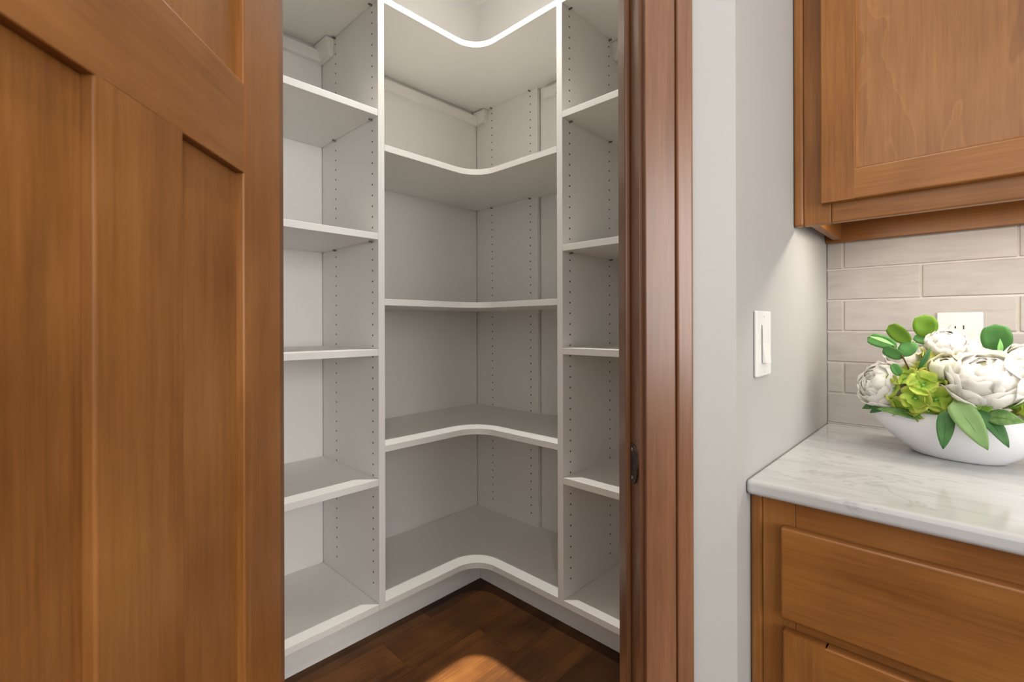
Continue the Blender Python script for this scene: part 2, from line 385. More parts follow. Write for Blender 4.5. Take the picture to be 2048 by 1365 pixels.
# local: x along the door from hinge to latch edge, +y = inner face normal ; thickness towards -y
DW = .614
def dbox(n, x0, x1, z0, z1, m, y0=-DT, y1=0, bv=.0022): return box(n, x0, x1, y0, y1, z0, z1, m, door, bv, along=0 if n == 'rail' else 2)
SW = .1165
dbox('stile', 0, SW, .012, 2.035, wood_v); dbox('stile', DW-SW, DW, .012, 2.035, wood_v)
for z0, z1 in ((1.377, 1.4955), (.012, .23), (1.92, 2.035)): dbox('rail', SW+.0001, DW-SW-.0001, z0, z1, wood_h, bv=.0012)
dbox('mullion', .2485, .3655, .2300, 1.3790, wood_v)
RC = .0105
for x0, x1, z0, z1 in ((SW, .2485, .23, 1.377), (.3655, DW-SW, .23, 1.377), (SW, DW-SW, 1.4955, 1.92)):
    dbox('panel', x0+.0004, x1-.0004, z0+.0004, z1-.0004, wood_v, -DT+RC, -RC, 0)
for z in (.25, 1.05, 1.80):    # butt hinges on the hinge edge
    cyl('hinge_knuckle', (-.004, -DT-.004, z), .0065, .09, bronze_m, door, 'z', 14)
# lever side is beyond the frame: round knob for completeness
kx = DW-.06
cyl('knob_rose', (kx, .004, .94), .030, .008, bronze_m, door, 'y', 24)
cyl('knob_stem', (kx, .020, .94), .010, .026, bronze_m, door, 'y', 16)
bm = bmesh.new(); bmesh.ops.create_uvsphere(bm, u_segments=20, v_segments=12, radius=.026)
for v in bm.verts: v.co.y *= .75
link('knob', tomesh(bm, 'knob', True), bronze_m, door, (kx, .047, .94))

# ------------------------------------------------------------------ pantry shelving
HOLE0, PITCH = 2.3652, .04095
def holes(name, cols, face, axis, zmin, zmax, parent, sgn):
    """peg-hole columns on a panel face; one joined part"""
    bm = bmesh.new()
    n = 10
    for c in cols:
        z = HOLE0
        while z > zmin:
            if z < zmax:
                ring = []
                for i in range(n):
                    a = 2*math.pi*i/n; q = .0037*math.cos(a); h = .0037*math.sin(a)
                    ring.append(bm.verts.new((c+q, face+sgn*.0003, z+h) if axis == 'y' else (face+sgn*.0003, c+q, z+h)))
                f = bm.faces.new(ring); f.normal_update()
                want = Vector((0, sgn, 0)) if axis == 'y' else Vector((sgn, 0, 0))
                if f.normal.dot(want) < 0: f.normal_flip()
            z -= PITCH
    me = bpy.data.meshes.new(name); bm.to_mesh(me); bm.free()
    o = link(name, me, dark_m, parent, ORIG[parent]); o.data.transform(Matrix.Translation(-ORIG[parent]))
    o['kind'] = 'stuff'; o['label'] = 'columns of small dark peg holes'
    return o
HX = (-1.9345, -1.6375)
HY = (1.7635, 1.4830)
def bracket(parent, along, x0, x1, depth, face, sgn):
    """tapered plastic cover over the hanging bracket. along 'x': on a y-face; along 'y': on an x-face"""
    bm = bmesh.new()
    z1, z0 = ZT-.003, ZT-.072
    P = []
    xm = x1
    # far/back edge full height, front face slanting back towards the bottom
    prof = [(x0, z1), (xm, z1), (xm-.008*(1 if xm > x0 else -1), z0+.012), (xm-.020*(1 if xm > x0 else -1), z0), (x0, z0-.004)]
    lo, hi = [], []
    for a, z in prof:
        for lst, dd in ((lo, 0), (hi, depth*(1 if z > z0+.02 else .55))):
            lst.append(bm.verts.new((a, face+sgn*dd, z) if along == 'x' else (face+sgn*dd, a, z)))
    bm.faces.new(lo); bm.faces.new(hi)
    for i in range(5): bm.faces.new((lo[i], lo[(i+1) % 5], hi[(i+1) % 5], hi[i]))
    bmesh.ops.bevel(bm, geom=bm.edges[:], offset=.003, segments=2, affect='EDGES')
    c = Vector((0, 0, 0))
    for v in bm.verts: c += v.co
    c /= len(bm.verts)
    for v in bm.verts: v.co -= c
    return link('bracket_cover', tomesh(bm, 'bracket_cover'), mela, parent, c)

ul = thing('shelving_unit', 'white pantry shelving tower of the left bay with peg holes', 'shelving', (XW, YL, 0))
box('side_panel', XW, XF, Y1, Y1+PT, ZB, ZT+TS, mela, ul, .0008)
box('side_panel', XW, XF, YL+.0005, YL+.02, ZB, ZT+TS, mela, ul, .0008)
box('back_panel', XW-.0055, XW, YL+.0205, Y1-.0035, ZB, ZT+TS, mela, ul)
box('back_rail', XW, XW+.028, YL+.021, Y1-.004, 2.3230, 2.3700, mela, ul, .002)
box('toe_kick', XT-.016, XT, YL+.0205, Y1+PT, 0.0005, ZB-.0005, mela, ul, .0006)
holes('peg_holes', HX, Y1, 'y', ZB+.06, ZT-.01, ul, -1)
bracket(ul, 'x', XW+.004, XW+.118, .040, Y1, -1)
uc = thing('shelving_unit', 'white corner shelving between the two front posts with a curved inner corner', 'shelving', (XW, YW, 0))
box('back_panel', XW-.0055, XW, Y1+PT+.0005, YW-TP-.0035, ZB, ZT+TS, mela, uc)
box('back_panel', XE+.0035, X1-.0005, YW, YW+.0055, ZB, ZT+TS, mela, uc)
box('end_panel', XW, XE, YW-TP, YW, ZB, ZT-.0005, mela, uc, .0008)
box('back_rail', XW, XW+.028, Y1+PT+.002, YW-TP-.012, 2.3230, 2.3700, mela, uc, .002)
box('back_rail', -1.5545, X1-.002, YW-.028, YW, 2.3230, 2.3700, mela, uc, .002)
box('toe_kick', XT-.016, XT, Y1+PT+.0005, YT, .0005, ZB-.0005, mela, uc, .0006)
box('toe_kick', XT+.0003, X1-.0005, YT, YT+.016, .0005, ZB-.0005, mela, uc, .0006)
holes('peg_holes', (HX[0], HX[1]-.010), YW-TP, 'y', ZB+.06, ZT-.02, uc, -1)
bracket(uc, 'x', XW+.004, XW+.098, .036, YW-TP, -1)
ur = thing('shelving_unit', 'white pantry shelving tower of the right bay next to the door jamb', 'shelving', (XR, YW, 0))
box('side_panel', X1, X1+PT, YF, YW, ZB, ZT+TS, mela, ur, .0008)
box('side_panel', XR-.02, XR-.0005, YF, YW, ZB, ZT+TS, mela, ur, .0008)
box('back_panel', X1+PT+.0015, XR-.0205, YW, YW+.0055, ZB, ZT+TS, mela, ur)
box('back_rail', X1+PT+.004, XR-.021, YW-.018, YW, 2.3230, 2.3700, mela, ur, .002)
box('toe_kick', X1, XR-.0205, YT, YT+.016, .0005, ZB-.0005, mela, ur, .0006)
holes('peg_holes', HY, X1+PT, 'x', ZB+.06, ZT-.01, ur, 1)
bracket(ur, 'y', YW-.004, YW-.098, .040, X1+PT, 1)

# loose shelves, each a thing of its own
def pins(sh, z, spots):
    for x, y, ax in spots:
        cyl('shelf_pin', (x, y, z-.0042), .0034, .014, pin_m, sh, ax, 10)
def straight_shelf(label, x0, x1, y0, y1, z, group, pinspots, edge):
    s = thing('pantry_shelf', label, 'shelf', ((x0+x1)/2, (y0+y1)/2, z), group=group)
    box('board', x0, x1, y0, y1, z, z+TS, mela, s, .0009)
    pins(s, z, pinspots)
    return s
LS = [(ZT, 'white top shelf of the left pantry bay, cut off by the picture edge'),
      (1.9595, 'white shelf in the left pantry bay, second from the top'),
      (1.4956, 'white shelf in the left pantry bay, third from the top'),
      (1.0604, 'white shelf in the left pantry bay just below eye level, third from the bottom'),
      (.5731, 'white shelf in the left pantry bay, second from the bottom'),
      (ZB, 'white bottom shelf of the left pantry bay above the toe kick')]
for z, lb in LS:
    pn = [] if z < 1.2 else [(HX[0], Y1-.007, 'y'), (HX[1], Y1-.007, 'y')]
    straight_shelf(lb, XW+.003, XF, YL+.0205, Y1-.0010, z, 'shelves of the left pantry bay', pn, 'x')
RS = [(ZT, 'white top shelf of the right pantry bay beside the door jamb'),
      (1.9601, 'white shelf in the right pantry bay, second from the top'),
      (1.4545, 'white shelf in the right pantry bay, third from the top'),
      (1.0625, 'white shelf in the right pantry bay just below eye level, third from the bottom'),
      (.5705, 'white shelf in the right pantry bay, second from the bottom'),
      (ZB, 'white bottom shelf of the right pantry bay beside the door jamb')]
for z, lb in RS:
    pn = [] if z < 1.2 else [(X1+PT+.007, HY[0], 'x'), (X1+PT+.007, HY[1], 'x')]
    straight_shelf(lb, X1+PT+.0006, XR-.0205, YF, YW-.001, z, 'shelves of the right pantry bay', pn, 'y')
RAD = .112
def corner_shelf(z, label):
    s = thing('corner_shelf', label, 'shelf', (XW, YW, z), group='curved corner shelves')
    ya, xb = Y1+PT+.0006, X1-.0006
    top = z > 2.2
    pts = [(XW+.003, ya)]
    if top: pts += [(XW+.001, YW-.001), (xb, YW-.001)]
    else: pts += [(XW+.003, YW-TP-.0006), (XE+.0008, YW-TP-.0006), (XE+.0008, YW-.001), (xb, YW-.001)]
    pts += [(xb, YF)]
    c = (XF+RAD, YF-RAD)
    for i in range(0, 17):
        a = math.pi/2 + (math.pi/2)*i/16
        pts.append((c[0]+RAD*math.cos(a), c[1]+RAD*math.sin(a)))
    pts.append((XF, ya))
    prism('board', pts, z, z+TS, mela, s, .0009)
    if z > 1.3: pins(s, z, [(HX[0], YW-TP-.007, 'y'), (HX[1]-.010, YW-TP-.007, 'y')])
for z, lb in ((ZT, 'white curved corner shelf at the very top under the bright walls'), (1.8351, 'white curved corner shelf, second from the top'),
              (1.2502, 'white curved corner shelf at about eye level, middle one of five'), (.6941, 'white curved corner shelf, second from the bottom'),
              (ZB, 'white curved corner shelf at the bottom over the wooden floor')):
    corner_shelf(z, lb)

# ------------------------------------------------------------------ kitchen: backsplash, base cabinet, counter, upper cabinet
gr = box('grout_bed', XK+.0005, 1.6, YB+.0025, YB+.0078, .900, 1.44, grout_m, wb)
TLEN, TPIT, GAP = .312, .0805, .0042
for k in range(6):
    z0 = .9165 + k*TPIT; z1 = z0 + TPIT - GAP
    off = -.235 if k % 2 else -.0815
    xs = [XK+.0015]
    x = off
    while x < 1.6:
        if x > XK+.01: xs.append(x)
        x += TLEN
    xs.append(1.6)
    for a, b_ in zip(xs[:-1], xs[1:]):
        g0 = 0 if a == xs[0] else GAP/2
        o = box('tile', a+g0, b_-GAP/2, YB-.0005, YB+.006, z0, z1, tile_m, wb, .0018)
        bm = None

ct = box('countertop', XK+.0005, 1.45, YC, YB-.001, .8893, .9146, marble_m, None, .0075, seg=4)
props(ct, 'pale grey veined stone countertop under the flower bowl', 'countertop')
ck = box('caulk_bead', XK+.001, 1.44, YB-.0035, YB-.0008, .9147, .9165, grout_m, None)
ck.parent = ct; ck.location = Vector(ck.location) - Vector(ct.location)

YF_B = .875
XC1 = .66
bc = thing('base_cabinet', 'stained wood base cabinet with a wide drawer under the stone countertop', 'cabinet', (XK, YF_B, 0))
box('filler_strip', XK+.0008, -.2530, YF_B-.004, YF_B+.016, .10, .8885, wood_v, bc, .006, seg=4)
box('body', -.2525, XC1, YF_B+.0195, YB-.012, .10, .8885, wood_v, bc)
box('toe_kick', -.2525, XC1, YF_B+.075, YF_B+.09, .0005, .0995, wood_h, bc)
box('face_stile', -.2525, -.2040, YF_B, YF_B+.019, .10, .8885, wood_v, bc, .001)
box('face_stile', XC1-.0485, XC1, YF_B, YF_B+.019, .10, .8885, wood_v, bc, .001)
for z0, z1 in ((.836, .8885), (.662, .714), (.10, .15)):
    box('face_rail', -.2037, XC1-.0488, YF_B, YF_B+.0188, z0, z1, wood_h, bc, .001)
dr = box('drawer', -.2205, XC1-.031, YF_B-.0205, YF_B-.001, .7005, .8465, wood_h, bc, .003, seg=3)
def cab_door(parent, x0, x1, z0, z1, yf, sw, name='door'):
    """shaker door: two stiles, two rails, recessed panel; yf = front plane"""
    d = box(name, x0+sw-.004, x1-sw+.004, yf+.0075, yf+.0165, z0+sw-.004, z1-sw+.004, wood_panel, parent)
    def sub(n, a, b_, c, e, m):
        o = box(n, a, b_, yf, yf+.0195, c, e, m, None, .0022, along=0 if n == 'rail' else 2)
        o.parent = d; o.location = Vector(((a+b_)/2, yf+.00975, (c+e)/2)) - ORIG[d]
        return o
    sub('stile', x0, x0+sw, z0, z1, wood_v); sub('stile', x1-sw, x1, z0, z1, wood_v)
    sub('rail', x0+sw-.0022, x1-sw+.0022, z0, z0+sw, wood_h); sub('rail', x0+sw-.0022, x1-sw+.0022, z1-sw, z1, wood_h)
    # narrow chamfer strips round the panel
    for (a, b_, c, e, n) in ((x0+sw, x1-sw, z0+sw, z0+sw+.004, 'b'), (x0+sw, x1-sw, z1-sw-.004, z1-sw, 't')):
        prof = [(yf+.0015, c), (yf+.0075, e), (yf+.0075, c)] if n == 'b' else [(yf+.0015, e), (yf+.0075, c), (yf+.0075, e)]
        o = prism('bead', prof, a+.0003, b_-.0003, wood_h, None, 0, axis='x')
        o.parent = d; o.location = Vector(o.location) - ORIG[d]
    for a, b_, n in ((x0+sw, x0+sw+.004, 'l'), (x1-sw-.004, x1-sw, 'r')):
        prof = [(a, yf+.0015), (b_, yf+.0075), (a, yf+.0075)] if n == 'l' else [(b_, yf+.0015), (a, yf+.0075), (b_, yf+.0075)]
        o = prism('bead', prof, z0+sw+.0003, z1-sw-.0003, wood_v, None, 0)
        o.parent = d; o.location = Vector(o.location) - ORIG[d]
    return d
cab_door(bc, -.2175, .2185, .115, .6795, YF_B-.0205, .060)
cab_door(bc, .2225, XC1-.031, .115, .6795, YF_B-.0205, .060)

UX1 = .66
UZ0, UZ1 = 1.383, 2.30
uk = thing('upper_cabinet', 'stained wood wall cabinet with a recessed panel door above the backsplash', 'cabinet', (XK, YU, UZ0))
box('filler_strip', XK+.0008, -.2530, YU-.003, YU+.016, UZ0, UZ1, wood_v, uk, .005, seg=4)
box('face_stile', -.2525, -.2040, YU, YU+.019, UZ0, UZ1, wood_v, uk, .0012)
box('face_stile', UX1-.0485, UX1, YU, YU+.019, UZ0, UZ1, wood_v, uk, .0012)
box('face_rail', -.2037, UX1-.0488, YU, YU+.019, UZ0, UZ0+.056, wood_h, uk, .003, seg=3)
box('face_rail', -.2037, UX1-.0488, YU, YU+.019, UZ1-.056, UZ1, wood_h, uk, .0012)
box('side_panel', -.2525, -.2360, YU+.0195, YB-.001, UZ0+.008, UZ1, wood_v, uk)
box('side_panel', UX1-.0165, UX1, YU+.0195, YB-.001, UZ0+.008, UZ1, wood_v, uk)
box('bottom_panel', -.2357, UX1-.0168, YU+.0195, YB-.001, UZ0+.056, UZ0+.072, wood_h, uk)
box('top_panel', -.2357, UX1-.0168, YU+.0195, YB-.001, UZ1-.016, UZ1, wood_h, uk)
box('light_rail', XK+.001, UX1-.017, YB-.0185, YB-.0012, UZ0+.0025, UZ0+.0555, wood_h, uk, .0015)
cab_door(uk, -.2185, .2185, 1.4215, 2.265, YU-.0205, .0585)
cab_door(uk, .2225, UX1-.030, 1.4215, 2.265, YU-.0205, .0585)

# under-cabinet light bar, tucked up behind the face frame
lbm, lN, lL, lB = newmat('warm_led', (1, .9, .7, 1), .5)
lB.inputs['Emission Color'].default_value = (1, .80, .55, 1); lB.inputs['Emission Strength'].default_value = 1.5
ub = thing('under_cabinet_light', 'slim warm light bar under the wall cabinet', 'light', (-.20, 1.24, UZ0+.040))
box('housing', -.19, .60, 1.225, 1.255, UZ0+.047, UZ0+.0555, plate_m, ub, .001)
box('diffuser', -.185, .595, 1.228, 1.252, UZ0+.043, UZ0+.0468, lbm, ub, .001)
al = bpy.data.lights.new('under_cabinet_glow', 'AREA'); al.shape = 'RECTANGLE'; al.size = .78; al.size_y = .022; al.energy = 3.5; al.color = (1, .92, .80)
ao = bpy.data.objects.new('under_cabinet_glow', al); ao.location = (.205, 1.24, UZ0+.0425); COL.objects.link(ao)

# light switch
sw = thing('light_switch', 'white rocker light switch on the greige wall', 'switch', (XK, .9335, 1.139))
box('cover_plate', XK+.0004, XK+.0062, .8925, .9745, 1.0815, 1.1985, plate_m, sw, .0030, seg=4)
fr = box('rocker_frame', XK+.0058, XK+.0074, .9145, .9525, 1.1035, 1.1765, plate_m, sw, .0006)
prism('rocker', [(XK+.0072, 1.1060), (XK+.0135, 1.1060), (XK+.0088, 1.1400), (XK+.0080, 1.1740), (XK+.0072, 1.1740)], .9175, .9495, plate_m, sw, .0006, axis='x')
rk = sw.children[-1]
# the prism helper's x axis expects (y,z) profiles; rebuild the rocker so that its profile lies in x-z
bpy.data.objects.remove(rk)
prism('rocker', [(XK+.0072, 1.1060), (XK+.0135, 1.1060), (XK+.0088, 1.1400), (XK+.0080, 1.1740), (XK+.0072, 1.1740)], .9175, .9495, plate_m, sw, .0006, axis='y')
for z in (1.0905, 1.1895): cyl('screw', (XK+.0064, .9335, z), .0028, .0012, plate_m, sw, 'x', 12)

# wall outlet
ow = thing('wall_outlet', 'white duplex wall outlet on the tile behind the flowers', 'outlet', (-.0155, YB, 1.143))
box('cover_plate', -.0540, .0230, YB-.0060, YB-.0007, 1.0855, 1.2005, plate_m, ow, .0032, seg=4)
for zc in (1.1605, 1.1215):
    pts = []
    for i in range(40):
        a = 2*math.pi*i/40
        pts.append((-.0155+.0175*math.cos(a), max(-.0143, min(.0143, .0178*math.sin(a)))+zc))
    rc = prism('receptacle', pts, YB-.0078, YB-.0060, plate_m, ow, .0005, axis='y')
    for dx, h in ((-.0068, .0028), (.0068, .0045)):
        o = box('slot', -.0155+dx-.0011, -.0155+dx+.0011, YB-.0082, YB-.0076, zc+.006-h, zc+.006+h, dark_m, None); o.parent = rc; o.location = Vector(o.location)-ORIG[rc]
    o = cyl('ground_slot', (-.0155, YB-.0079, zc-.0075), .0024, .0007, dark_m, None, 'y', 12); o.parent = rc; o.location = Vector(o.location)-ORIG[rc]
cyl('screw', (-.0155, YB-.0062, 1.141), .0028, .0012, plate_m, ow, 'y', 12)

# ------------------------------------------------------------------ bowl and flowers
def at(u, v, y):
    """point on the plane Y = y seen at a photo pixel"""
    du, dv = u-CX, v-YH
    c, s = math.cos(-RHO), math.sin(-RHO)
    a, b_ = (du*c-dv*s)/F, -(du*s+dv*c)/F
    d = Vector((a*math.cos(TH)-math.sin(TH), a*math.sin(TH)+math.cos(TH), b_))
    k = y/d.y
    return Vector((d.x*k, y, HC+d.z*k))
ZC = .9146
BC = Vector((-.018, 1.275, ZC))
def bowl():
    bm = bmesh.new()
    rot = Matrix.Rotation(math.radians(-20), 3, 'Z')
    prof = [(0, 0.0008), (.70, .0008), (.90, .001), (.985, .006)]           # bottom fraction
    rings = []
    def ring(a, b_, z, sh=0):
        return [bm.verts.new(BC*0 + rot @ Vector((a*math.cos(t)+sh, b_*math.sin(t), z))) for t in [2*math.pi*i/64 for i in range(64)]]
    spec = [(.050, .030, .0006), (.066, .046, .0006), (.0720, .051, .0035), (.089, .062, .016), (.112, .076, .034), (.131, .087, .052), (.1430, .0930, .068), (.1440, .0945, .080), (.1400, .0915, .0885), (.1335, .0865, .0905),
            (.1285, .082, .087), (.1290, .0825, .074), (.120, .077, .052), (.095, .060, .024), (.05, .03, .012)]
    for a, b_, z in spec: rings.append(ring(a, b_, z))
    for r0, r1 in zip(rings[:-1], rings[1:]):
        for i in range(64): bm.faces.new((r0[i], r0[(i+1) % 64], r1[(i+1) % 64], r1[i]))
    bm.faces.new(rings[0]); bm.faces.new(rings[-1])
    o = link('flower_bowl', tomesh(bm, 'flower_bowl', True), ceramic_m, None, BC)
    return props(o, 'white oval ceramic bowl holding the flower arrangement', 'bowl')
bowl()

def patch(name, fn, nu, nv, mat, parent, origin, thick=.0006):
    bm = bmesh.new(); uvl = bm.loops.layers.uv.new('UVMap')
    g = [[bm.verts.new(fn(-1+2*i/nu, j/nv)-origin) for i in range(nu+1)] for j in range(nv+1)]
    for j in range(nv):
        for i in range(nu):
            f = bm.faces.new((g[j][i], g[j][i+1], g[j+1][i+1], g[j+1][i])); f.smooth = True
            for lp, (a, c) in zip(f.loops, ((i, j), (i+1, j), (i+1, j+1), (i, j+1))): lp[uvl].uv = (a/nu, c/nv)
    me = bpy.data.meshes.new(name); bm.to_mesh(me); bm.free()
    o = link(name, me, mat, parent, origin)
    md = o.modifiers.new('thickness', 'SOLIDIFY'); md.thickness = thick; md.offset = 0
    return o
def basis(ax, hint=Vector((0, 0, 1))):
    ax = ax.normalized()
    if abs(ax.dot(hint)) > .95: hint = Vector((0, 1, 0))
    u = hint.cross(ax).normalized(); return u, ax.cross(u).normalized(), ax
def peony(label, C, ax, rings, mat, seed, group=None):
    rg = random.Random(seed)
    t = thing('peony', label, 'flower', C, group=group)
    u, v, a = basis(ax)
    for n, R, end, width, flare in rings:
        ph = rg.random()*6.28
        for i in range(n):
            az0 = ph + 2*math.pi*i/n + rg.uniform(-.15, .15)
            r_ = R*rg.uniform(.93, 1.06); e = math.radians(end+rg.uniform(-7, 7)); wd = width*rg.uniform(.9, 1.12)
            w1, w2, ruf = rg.uniform(1.2, 2.6), rg.random()*6, rg.uniform(.03, .08)
            def fn(s, q):
                al = math.radians(168) + (e-math.radians(168))*q
                # petal outline: narrow claw, broad rounded top
                wq = wd*(.25+.75*math.sin(min(1, q*1.25)*math.pi/2))
                notch = (1-.16*abs(s)**3*q) - .05*q*math.exp(-(s*4)**2)
                al2 = math.radians(168) + (e-math.radians(168))*q*notch
                rr = r_*(1+flare*q**3+ruf*q*q*math.sin(w1*3*s+w2))
                az = az0 + s*wq/max(.55, math.sin(al2)*1.0)*1.0
                sa = math.sin(al2)
                return C + rr*(math.cos(al2)*a + sa*(math.cos(az)*u + math.sin(az)*v))
            patch('petal', fn, 6, 6, mat, t, C + r_*(.3*a) if False else C + Vector((0, 0, 0)), .0006)
    bm = bmesh.new(); bmesh.ops.create_uvsphere(bm, u_segments=14, v_segments=8, radius=rings[0][1]*.93)
    link('flower_heart', tomesh(bm, 'flower_heart', True), mat, t, C)
    return t
FULL = [(4, .0400, 3, .95, .02), (5, .0425, 16, .85, .05), (6, .0450, 32, .72, .08), (6, .0475, 48, .68, .12), (7, .0500, 64, .62, .16), (6, .0515, 82, .66, .14)]
def scaled(rings, k): return [(n, R*k, e, w_, f) for n, R, e, w_, f in rings]
FL = 'white peonies in the bowl'
peony('large open white peony at the right front of the bowl', at(1972, 762, 1.205), Vector((-.05, -.55, .8)), FULL, petal_m, 3, FL)
peony('closed white peony leaning left over the bowl rim', at(1768, 772, 1.245), Vector((-.65, -.55, .35)), scaled(FULL[:5], .88), petal_m, 9, FL)
peony('small white peony on top in front of the outlet', at(1893, 690, 1.275), Vector((.05, -.45, .85)), scaled(FULL[:5], .60), petal_m, 21, FL)
peony('pale white peony behind the large one, below the outlet', at(1960, 715, 1.29), Vector((.25, -.3, .9)), scaled(FULL[:5], .72), petal_m, 31, FL)
peony('pale white peony at the back left behind the eucalyptus', at(1818, 715, 1.31), Vector((-.2, -.5, .8)), scaled(FULL[1:6], .72), petal_m, 45, FL)
peony('white peony at the right edge of the picture', at(2062, 735, 1.26), Vector((.3, -.6, .6)), scaled(FULL[:5], .78), petal_m, 52, FL)
peony('cream flower bud between the green hydrangea and the large peony', at(1893, 738, 1.215), Vector((-.2, -.3, .9)), [(4, .014, 10, .9, .0), (4, .021, 18, .85, .0), (4, .026, 30, .8, .05)], bud_m, 61)

def hydrangea(label, C, R, dirs, mat, size, seed, name='hydrangea'):
    rg = random.Random(seed)
    t = thing(name, label, 'flower', C)
    for k, d in enumerate(dirs):
        d = d.normalized(); P = C + d*R*rg.uniform(.86, 1.08)
        u, v, a = basis(d); sp_ = rg.random()*1.57
        fl_ = bpy.data.objects.new('floret', None); COL.objects.link(fl_); fl_.empty_display_size = .01; fl_.parent = t; fl_.location = P-ORIG[t]; ORIG[fl_] = P.copy()
        for i in range(4):
            az = sp_ + i*math.pi/2; dirv = math.cos(az)*u + math.sin(az)*v; side = a.cross(dirv)
            L_ = size*rg.uniform(.9, 1.12); cup = rg.uniform(.25, .75); ph = rg.random()*6
            def fn(s, q):
                wq = .62*L_*math.sin(math.pi*min(1, .12+.62*q))**.8
                x = L_*(q - .10*q*s*s)
                z = cup*L_*(.75*q*q - .15*q) + .12*L_*s*s*q + .05*L_*math.sin(5*s+ph)*q
                return P + dirv*x + side*(wq*s) + a*z
            patch('petal', fn, 4, 4, mat, fl_, P, .0005)
        cyl('floret_center', P + a*.0015, .0022, .003, sprout_m, None, 'z', 8)
        c = COL.objects[-1]; c.parent = fl_; c.location = Vector(c.location)-P
    return t
gold = math.pi*(3-math.sqrt(5))
def dome(n, front):
    out = []
    for i in range(n):
        z = 1-1.25*(i+.5)/n; r = math.sqrt(max(0, 1-z*z)); out.append(Vector((r*math.cos(i*gold), r*math.sin(i*gold), z)))
    u, v, a = basis(front)
    return [u*d.x+v*d.y+a*d.z for d in out]
hydrangea('lime green hydrangea head hanging over the front of the bowl', at(1842, 790, 1.225), .046, dome(17, Vector((-.15, -.8, .5))), hyd_m, .0235, 5)
hydrangea('lime green hydrangea head cut off by the right edge of the picture', Vector((.098, 1.245, 1.018)), .034, dome(12, Vector((.3, -.6, .7))), hyd_m, .022, 12)
hydrangea('yellow green hydrangea head behind, below the small white peony', at(1880, 734, 1.285), .034, dome(12, Vector((0, -.5, .85))), hyd2_m, .024, 8)

def leaf_fn(B, T, width, nrm, shape, curl=.0, fold=.15, wave=.0):
    ax = T-B; L_ = ax.length; ax.normalize()
    nrm = (nrm - ax*nrm.dot(ax)).normalized(); side = ax.cross(nrm)
    def fn(s, q):
        if shape == 'round': wq = max(0, 1-(2*q-1.08)**2/1.17)**.5 if q < 1 else 0
        elif shape == 'ovate': wq = 1.85*q**.42*(1-q)**.80 if 0 < q < 1 else 0
        else: wq = math.sin(math.pi*q)**1.1 if 0 < q < 1 else 0
        wq = max(wq, .03)
        z = curl*L_*math.sin(math.pi*q) + fold*width*abs(s)*wq + wave*width*math.sin(9*q+2*s)
        return B + ax*(L_*q) + side*(s*width*wq) + nrm*z
    return fn
def leaf(name, B, T, width, nrm, mat, parent, shape='ovate', curl=.06, fold=.15, wave=.03):
    return patch(name, leaf_fn(B, T, width, nrm, shape, curl, fold, wave), 6, 10, mat, parent, B, .0007)
def tube(name, pts, r, mat, parent, origin):
    bm = bmesh.new(); rings = []
    for i, p_ in enumerate(pts):
        d = (pts[min(i+1, len(pts)-1)]-pts[max(i-1, 0)]).normalized(); u, v, _ = basis(d)
        rings.append([bm.verts.new(p_-origin+r*(math.cos(a)*u+math.sin(a)*v)) for a in [2*math.pi*k/8 for k in range(8)]])
    for r0, r1 in zip(rings[:-1], rings[1:]):
        for k in range(8): bm.faces.new((r0[k], r0[(k+1) % 8], r1[(k+1) % 8], r1[k]))
    bm.faces.new(rings[0]); bm.faces.new(rings[-1])
    return link(name, tomesh(bm, name, True), mat, parent, origin)
CAM = Vector((0, 0, HC))
def toward(P, tilt=Vector((0, 0, 0))): return ((CAM-P).normalized()+tilt)
def sprig(label, base, stem, leaves):
    t = thing('eucalyptus_sprig', label, 'leaf sprig', base, group='eucalyptus sprigs')
    tube('stem', stem, .0016, stem_m, t, base)
    for (B, T, wd, mat, shp, tl) in leaves: leaf('leaf', B, T, wd, toward(B, tl), mat, t, shp)
    return t
V = Vector
yA = 1.205
jn = at(1806, 715, yA)
sprig('eucalyptus sprig with oval leaves at the left above the closed peony', at(1822, 745, yA+.01), [at(1824, 752, yA+.015), at(1815, 733, yA+.006), jn, at(1795, 700, yA), at(1785, 692, yA)],
      [(at(1795, 695, yA+.002), at(1735, 676, yA+.012), .0135, euc_m, 'round', V((0, 0, .3))),
       (at(1790, 692, yA-.004), at(1737, 673, yA-.010), .0040, sprout_m, 'lance', V((.2, 0, .8))),
       (at(1821, 687, yA+.02), at(1778, 651, yA+.03), .0150, euc2_m, 'round', V((-.2, 0, -.1))),
       (at(1808, 716, yA+.004), at(1766, 696, yA-.006), .0115, euc_m, 'round', V((0, 0, -.4))),
       (at(1806, 714, yA+.008), at(1826, 684, yA+.022), .0150, euc_m, 'round', V((-.3, 0, .2)))])
jb = at(1858, 682, 1.29)
sprig('eucalyptus sprig with one upright rounded leaf beside the outlet', at(1862, 712, 1.29), [at(1864, 716, 1.29), at(1861, 700, 1.29), jb],
      [(at(1852, 676, 1.285), at(1848, 630, 1.28), .0200, euc2_m, 'round', V((.1, 0, 0))),
       (at(1856, 686, 1.292), at(1830, 672, 1.30), .0110, euc_m, 'round', V((0, 0, .3)))])
jr = at(1998, 716, 1.275)
sprig('eucalyptus sprig with a large round leaf at the right of the outlet', at(1998, 735, 1.275), [at(1998, 738, 1.275), jr, at(1996, 700, 1.27)],
      [(at(1996, 708, 1.268), at(1990, 649, 1.262), .0215, euc_m, 'round', V((0, 0, .1))),
       (at(1997, 716, 1.262), at(2000, 678, 1.255), .0045, sprout_m, 'lance', V((.5, 0, .2))),
       (at(1992, 722, 1.272), at(2016, 705, 1.268), .0120, euc_m, 'round', V((0, 0, .5))),
       (at(2022, 720, 1.27), at(2066, 706, 1.262), .0110, euc_m, 'ovate', V((0, 0, .4)))])
